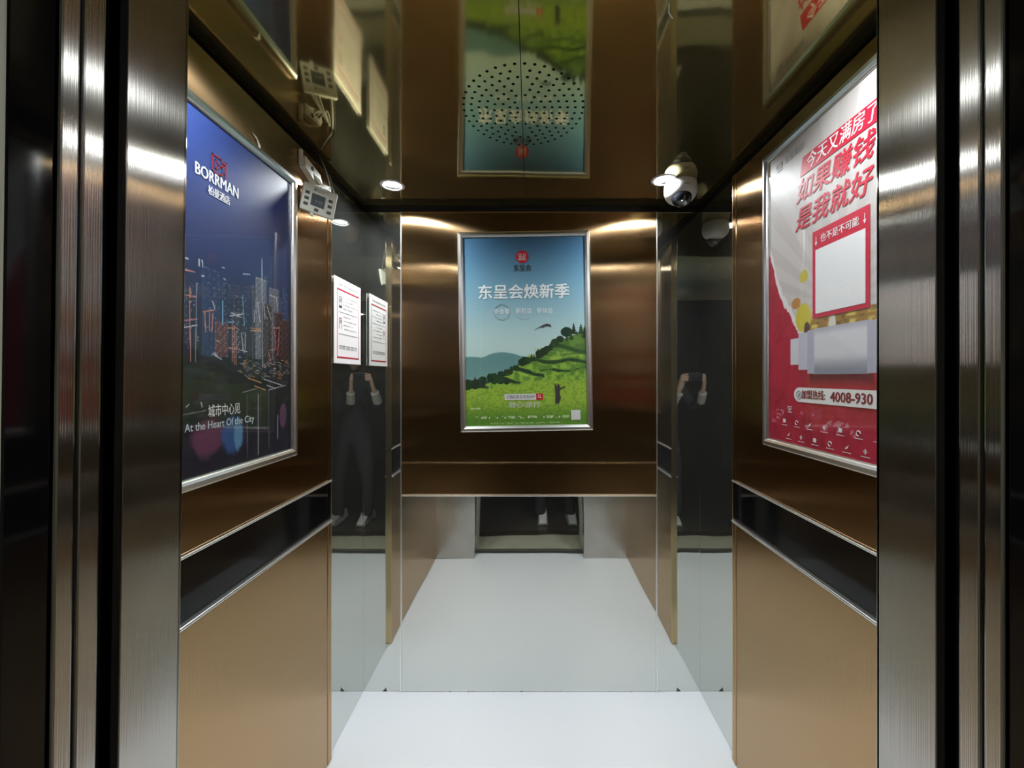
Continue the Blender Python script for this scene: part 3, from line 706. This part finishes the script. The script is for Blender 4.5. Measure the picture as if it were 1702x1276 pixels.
for zz in (z1-.095, z1-.185): MB().box(x0+.016, x1-.016, yn-.0004, yn, zz-.0012, zz+.0012).build('divider_line', 'ink_grey', nt_)
mb = MB()
def scrib(x0_, x1_, z_, hgt, dens=.8):
    x = x0_
    while x < x1_:
        ww = random.uniform(.003, .006)
        if random.random() < dens:
            mb.box(x, x+ww*.8, yn-.0004, yn, z_+hgt*.35, z_+hgt*.5); mb.box(x+ww*.3, x+ww*.5, yn-.0004, yn, z_-hgt*.5, z_+hgt*.5)
            if random.random() < .5: mb.box(x, x+ww*.8, yn-.0004, yn, z_-hgt*.5, z_-hgt*.38)
        x += ww*1.15
scrib(x0+.012, x1-.012, nh/2-.028, .008, .9)
for i in range(4): scrib(x0+.055, x1-.020 if i % 2 == 0 else x1-.06, z1-.030-i*.016, .005, .75)
for i in range(4): scrib(x0+.055, x1-.020 if i % 2 else x1-.06, z1-.112-i*.017, .005, .7)
scrib(x0+.018, x1-.02, z0+.045, .015, .92)
tag(mb.build('fine_print', 'ink_dark', nt_), kind='stuff')
for zz, mt in ((z1-.052, 'ink_dark'), (z1-.140, 'ink_darkred')):
    mb = MB(); a = x0+.030
    mb.box(a-.012, a+.012, yn-.0004, yn, zz+.018, zz+.021).box(a-.012, a-.009, yn-.0004, yn, zz-.024, zz+.02).box(a+.009, a+.012, yn-.0004, yn, zz-.024, zz+.02)
    mb.tube([(a+.006*math.cos(2*PI*k/12), yn, zz+.006+.006*math.sin(2*PI*k/12)) for k in range(13)], .0012, 5)
    if mt == 'ink_dark': mb.box(a-.012, a+.012, yn-.0004, yn, zz-.026, zz-.016)
    mb.build('notice_icon', mt, nt_)

# ------------------------------------------------------------------ dome camera
dc = empty('dome_camera', (.628, 1.665, H)); tag(dc, 'white dome security camera with a dark lens on the ceiling, right rear', 'camera')
MB().lathe([(0, .0), (.0615, .0), (.0645, -.006), (.0665, -.024), (.066, -.040), (.061, -.056), (.051, -.069), (.040, -.077), (.030, -.079), (0, -.079)], 48).build('housing', 'white_plastic', dc, True)
Mx = Matrix.Translation((-.003, -.016, -.058)) @ Matrix.Rotation(math.radians(-26), 4, 'X')
MB().lathe([(.044, .004), (.0465, -.004), (.0445, -.010), (.040, -.011)], 40, Mx).build('dome_ring', 'white_plastic', dc, True)
MB().lathe([(.0415, .0)]+[(.0415*math.cos(a), -.006-.045*math.sin(a)) for a in np.linspace(.08, PI/2-.001, 12)]+[(0, -.051)], 40, Mx).build('dome_cover', 'dome_black', dc, True)
MB().lathe([(.015, -.040), (.015, -.0515), (.012, -.0545), (.008, -.053), (0, -.052)], 24, Mx @ Matrix.Rotation(-.15, 4, 'X')).build('lens', 'lens_metal', dc, True)
MB().box(-.012, .012, -.0668, -.0655, -.030, -.028).box(-.012, .012, -.0668, -.0655, -.034, -.0325).build('badge', 'ink_grey', dc)
MB().lathe([(0, 0), (.0028, 0), (.0028, .001), (0, .001)], 12, Matrix.Translation((.040, -.042, -.058)) @ Matrix.Rotation(PI/2, 4, 'X')).build('screw', 'cord_black', dc)

# ------------------------------------------------------------------ hanging controller and its bracket on the left wall
hd = empty('wall_controller', (-.728, 1.365, CAMZ+.603), (0, 0, 0)); tag(hd, 'small white control unit with grey screen hanging crooked by wires beside the left poster', 'controller')
Rm = Matrix.Rotation(math.atan2(.63, .78), 4, 'Z') @ Matrix.Rotation(math.radians(9), 4, 'Y')
hd.rotation_euler = Rm.to_euler()
Wd, Hd_ = .053, .048
MB().box(-Wd, Wd, -.006, .008, -Hd_, Hd_, .004).build('case', 'ivory_plastic', hd, True)
MB().box(-Wd+.004, Wd-.004, .008, .016, -Hd_+.004, Hd_-.004, .002).build('back_plate', 'ivory_plastic', hd)
MB().box(-.024, .018, -.0075, -.005, -.024, .018, .0008).build('screen', 'lcd', hd)
mb = MB()
for k, x in enumerate((-.012, -.002, .004)): mb.box(x, x+.005, -.0082, -.0074, -.006, -.004).box(x+.004, x+.0055, -.0082, -.0074, -.012, -.003)
mb.build('screen_digits', 'lcd_ink', hd)
for x, z in ((-.038, .014), (-.038, -.006), (-.038, -.026), (.034, .012), (.034, -.008), (.034, -.030), (-.004, -.036)):
    MB().box(x-.0065, x+.0065, -.0085, -.005, z-.005, z+.005, .001).build('button', 'grey_button', hd)
MB().box(-.018, .026, -.0066, -.0058, .034, .036).box(-.022, .012, -.0066, -.0058, .028, .030).box(-.020, -.014, -.0066, -.0058, .028, .038).build('printed_mark', 'ink_grey', hd)
MB().box(-.020, -.008, -.003, .004, -Hd_-.011, -Hd_+.001, .002).build('mounting_tab', 'ivory_plastic', hd)
br = empty('wall_bracket', (XL+PT+.007, 1.375, CAMZ+.712)); tag(br, 'white cable bracket with a dark hole high on the left wall above the control unit', 'bracket')
bz = MB(); prof = [(a_*1.0, b_*.62) for a_, b_ in [(-.045, .045), (-.03, .040), (.05, .018), (.062, -.02), (.055, -.055), (.03, -.06), (-.02, -.025), (-.045, -.012)]]
bz.prism(prof, -.022, 0)
for v in bz.bm.verts: v.co = Matrix.Rotation(PI/2, 4, 'Z') @ v.co
bz.build('cover_plate', 'ivory_plastic', br)
MB().lathe([(0, 0), (.007, 0), (.007, .0015), (0, .0015)], 16, Matrix.Translation((.0222, -.004, .006)) @ Matrix.Rotation(PI/2, 4, 'Y')).build('hole', 'black', br)
MB().box(.0, .012, -.050, -.040, .0, .05, .002).build('tab', 'ivory_plastic', br)
wx, wy, wz = br.location
def wire(pts, r, m_, parent):
    P_ = [Vector(p) for p in pts]; out = []
    for i in range(len(P_)-1):
        p0, p1, p2, p3 = P_[max(i-1, 0)], P_[i], P_[i+1], P_[min(i+2, len(P_)-1)]
        for k in range(6):
            t = k/6; out.append(.5*((2*p1)+(-p0+p2)*t+(2*p0-5*p1+4*p2-p3)*t*t+(-p0+3*p1-3*p2+p3)*t**3))
    out.append(P_[-1]); return MB().tube(out, r*1.35, 6).build('wire', m_, parent, True)
inv = Rm.inverted(); hl = Vector(hd.location)
def toh(p): return inv @ (Vector(p)-hl)
for k, (m_, r_) in enumerate((('cord_white', .0035), ('cord_black', .0022), ('cord_white', .0028), ('cord_black', .0022), ('cord_white', .0024))):
    o_ = k*.008
    wire([toh((wx+.018, wy+.005+o_, wz-.005)), toh((wx+.03+o_*.4, wy+.035+o_*.6, wz-.035-o_*.4)), toh((wx+.035, wy+.06+o_*.8, wz-.025+o_*.3)), (-.030+o_*.7, .006, Hd_-.004)], r_, m_, hd)
for k in range(3):
    wire([toh((wx+.012, wy+.06+k*.01, wz+.09-k*.01)), toh((wx+.025, wy+.08+k*.012, wz+.03)), toh((wx+.02+k*.006, wy+.125+k*.004, wz-.03)), (.030+k*.006, .010, Hd_-.004)], .0020, ('cord_black', 'cord_white', 'cord_black')[k], hd)

# scrap of protective film left on the top edge of the left poster's frame
fs = MB().prism([(0, 0), (.004, .014), (-.012, .030), (-.030, .034), (-.012, .024), (-.006, .012)], -.0006, 0)
for v in fs.bm.verts: v.co = Matrix.Rotation(PI/2, 4, 'Z') @ v.co
fo_ = fs.build('film_scrap', 'film'); fo_.location = (XL+PT+.012, 1.130, CAMZ+LC[1]+LH/2-.0035); tag(fo_, 'curled scrap of clear film on the frame top of the night city poster', 'scrap')
fs = MB().tube([(0, 0, 0), (.006, .02, -.003), (.02, .035, -.001)], .0012, 5).build('film_scrap', 'film'); fs.location = (.30, .86, H-.001); tag(fs, 'thin sliver of film stuck to the ceiling right of the centre seam', 'scrap')

# ------------------------------------------------------------------ photographer, seen only in the mirrors
def skin_mesh(name, verts, edges, radii, material, parent, sub=1, rootv=0):
    me = bpy.data.meshes.new(name); me.from_pydata(verts, edges, []); o = bpy.data.objects.new(name, me); COL.objects.link(o)
    md = o.modifiers.new('s', 'SKIN'); 
    for i, r in enumerate(radii):
        sv = me.skin_vertices[0].data[i]; sv.radius = (r, r) if not isinstance(r, tuple) else r; sv.use_root = (i == rootv)
    s2 = o.modifiers.new('u', 'SUBSURF'); s2.levels = sub; s2.render_levels = sub
    dg = bpy.context.evaluated_depsgraph_get(); dg.update(); m2 = bpy.data.meshes.new_from_object(o.evaluated_get(dg)); bpy.data.objects.remove(o)
    m2.materials.clear(); m2.materials.append(M[material])
    for p in m2.polygons: p.use_smooth = True
    r = bpy.data.objects.new(name, m2); COL.objects.link(r); r.parent = parent; return r
BX, BY = .25, -.36
ph = empty('person', (BX, BY, 0)); tag(ph, 'person in dark clothes holding a phone up at the lift doorway, seen in the mirrors', 'person')
V_ = [(0, 0, .92), (0, .0, 1.10), (0, 0, 1.30), (0, 0, 1.42), (0, .01, 1.50), (0, .02, 1.56),            # pelvis..neck
      (-.09, 0, .88), (-.15, .03, .48), (-.155, .02, .10), (-.155, .04, .055),                            # left leg
      (.09, 0, .88), (.155, .03, .48), (.16, .02, .10), (.16, .04, .055),
      (-.18, 0, 1.40), (-.30, .05, 1.17), (-.335, .20, 1.26),                                             # arm towards the phone's left end
      (.18, 0, 1.40), (.16, .08, 1.14), (-.06, .22, 1.25)]
E_ = [(0, 1), (1, 2), (2, 3), (3, 4), (4, 5), (0, 6), (6, 7), (7, 8), (8, 9), (0, 10), (10, 11), (11, 12), (12, 13), (3, 14), (14, 15), (15, 16), (3, 17), (17, 18), (18, 19)]
R2 = [(.15, .11), (.13, .10), (.15, .11), (.14, .09), .058, .052, .10, .07, .055, .05, .10, .07, .055, .05, .065, .055, .042, .065, .055, .042]
skin_mesh('clothed_body', V_, E_, R2, 'dark_cloth', ph, 2)
# head
hb = MB(); bmesh.ops.create_uvsphere(hb.bm, u_segments=24, v_segments=18, radius=1)
for v in hb.bm.verts:
    x, y, z = v.co; wz_ = 1-.22*max(0, -z)
    v.co = Vector((x*.075*wz_, y*.095*(1-.12*max(0, -z)), z*.118))
    if y > .6 and abs(x) < .22 and -.35 < z < .12: v.co.y += .018*(1-abs(x)/.22)     # nose
    if y > .7 and .05 < z < .3 and .2 < abs(x) < .55: v.co.y -= .006                 # eye sockets
head = hb.build('head', 'skin', ph, True, loc=(0, .03, 1.665))
for s in (-1, 1):
    e = MB().lathe([(0, -.008), (.008, 0), (0, .008)], 12).build('eye', 'ink_dark', head, True, loc=(s*.028, .085, .014))
    MB().lathe([(0, -.02), (.012, -.01), (.016, .008), (0, .022)], 10).build('ear', 'skin', head, True, loc=(s*.076, -.005, .0))
MB().box(-.022, .022, -.004, .004, -.003, .003, .002).build('mouth', 'ink_darkred', head, loc=(0, .083, -.058))
hb = MB(); bmesh.ops.create_uvsphere(hb.bm, u_segments=24, v_segments=14, radius=1)
for v in hb.bm.verts:
    x, y, z = v.co; v.co = Vector((x*.085, y*.102-.014, max(z, -.45)*.122+.012))
    if y > .45 and z < .5: v.co.y = min(v.co.y, .045)
hb.build('hair', 'hair', head, True)
# hands: wrist + palm + fingers wrapping the phone; phone spans x -.035 .. .12
def hand(hx, s, elbow):      # s = +1: hand at the phone's right end (fingers point to -x)
    wv = Vector((hx+s*.028, -.045, CAMZ-.075)); pv = Vector((hx+s*.022, -.030, CAMZ-.02))
    off = Vector((BX, BY, 0)); vs = [tuple(Vector(elbow)), tuple(wv-off), tuple(pv-off)]; es = [(0, 1), (1, 2)]; rd = [.036, .024, (.026, .018)]
    for k, (z, L_) in enumerate(((.030, .050), (.010, .056), (-.010, .052), (-.028, .042))):
        i = len(vs); b0 = Vector((hx+s*.020, -.012, CAMZ-.010+z*.8))
        b1 = Vector((hx-s*.002, .006, CAMZ-.008+z)); b2 = Vector((hx-s*.010-s*L_*.15, .006, CAMZ-.008+z))
        vs += [tuple(b0-off), tuple(b1-off), tuple(b2-off)]; es += [(2, i), (i, i+1), (i+1, i+2)]; rd += [.010, .0085, .007]
    i = len(vs); vs += [tuple(Vector((hx-s*.002, -.036, CAMZ-.022))-off), tuple(Vector((hx-s*.018, -.028, CAMZ-.006))-off), tuple(Vector((hx-s*.034, -.024, CAMZ+.004))-off)]
    es += [(2, i), (i, i+1), (i+1, i+2)]; rd += [.012, .010, .008]
    skin_mesh('hand', vs, es, rd, 'skin', ph, 2, 2)
    e = Vector(elbow); d = (Vector(vs[1])-e); mb = MB(); mb.tube([e-d*.1, e+d*.25, e+d*.5], .047, 14); mb.build('cuff', 'sleeve', ph, True)
hand(-.044, -1, (-.335, .20, 1.255)); hand(.128, 1, (-.055, .22, 1.25))
for x in (-.13, .17):
    sh = MB(); prof = [(-.11, .0), (.15, .0), (.165, .02), (.15, .045), (.08, .065), (.03, .10), (-.09, .10), (-.12, .05)]
    a = [[sh.bm.verts.new((x+wd*k_, y, z)) for y, z in prof] for wd, k_ in ((.034, -1), (.048, -.8), (.048, .8), (.034, 1))]
    for r0, r1 in zip(a, a[1:]):
        for i in range(len(prof)): j = (i+1) % len(prof); sh.bm.faces.new([r0[i], r0[j], r1[j], r1[i]])
    sh.bm.faces.new(a[0]); sh.bm.faces.new(a[-1][::-1]); s_ = sh.build('shoe', 'shoe', ph, True)
    MB().box(x-.050, x+.050, -.12, .165, .0, .018, .004).build('sole', 'ink_grey', s_)
fon = empty('phone', (.042, -.009, CAMZ)); tag(fon, 'black phone held sideways by the person at the doorway', 'phone')
MB().box(-.077, .077, -.004, .004, -.037, .037, .003).build('phone_case', 'phone', fon, True)
MB().box(-.074, .074, -.0045, -.0038, -.034, .034).build('phone_screen', 'lcd', fon)
MB().lathe([(0, 0), (.006, 0), (.007, .001), (.007, .003)], 20, Matrix.Translation((-.042, .0068, 0)) @ Matrix.Rotation(PI/2, 4, 'X')).build('phone_lens', 'lens_metal', fon)
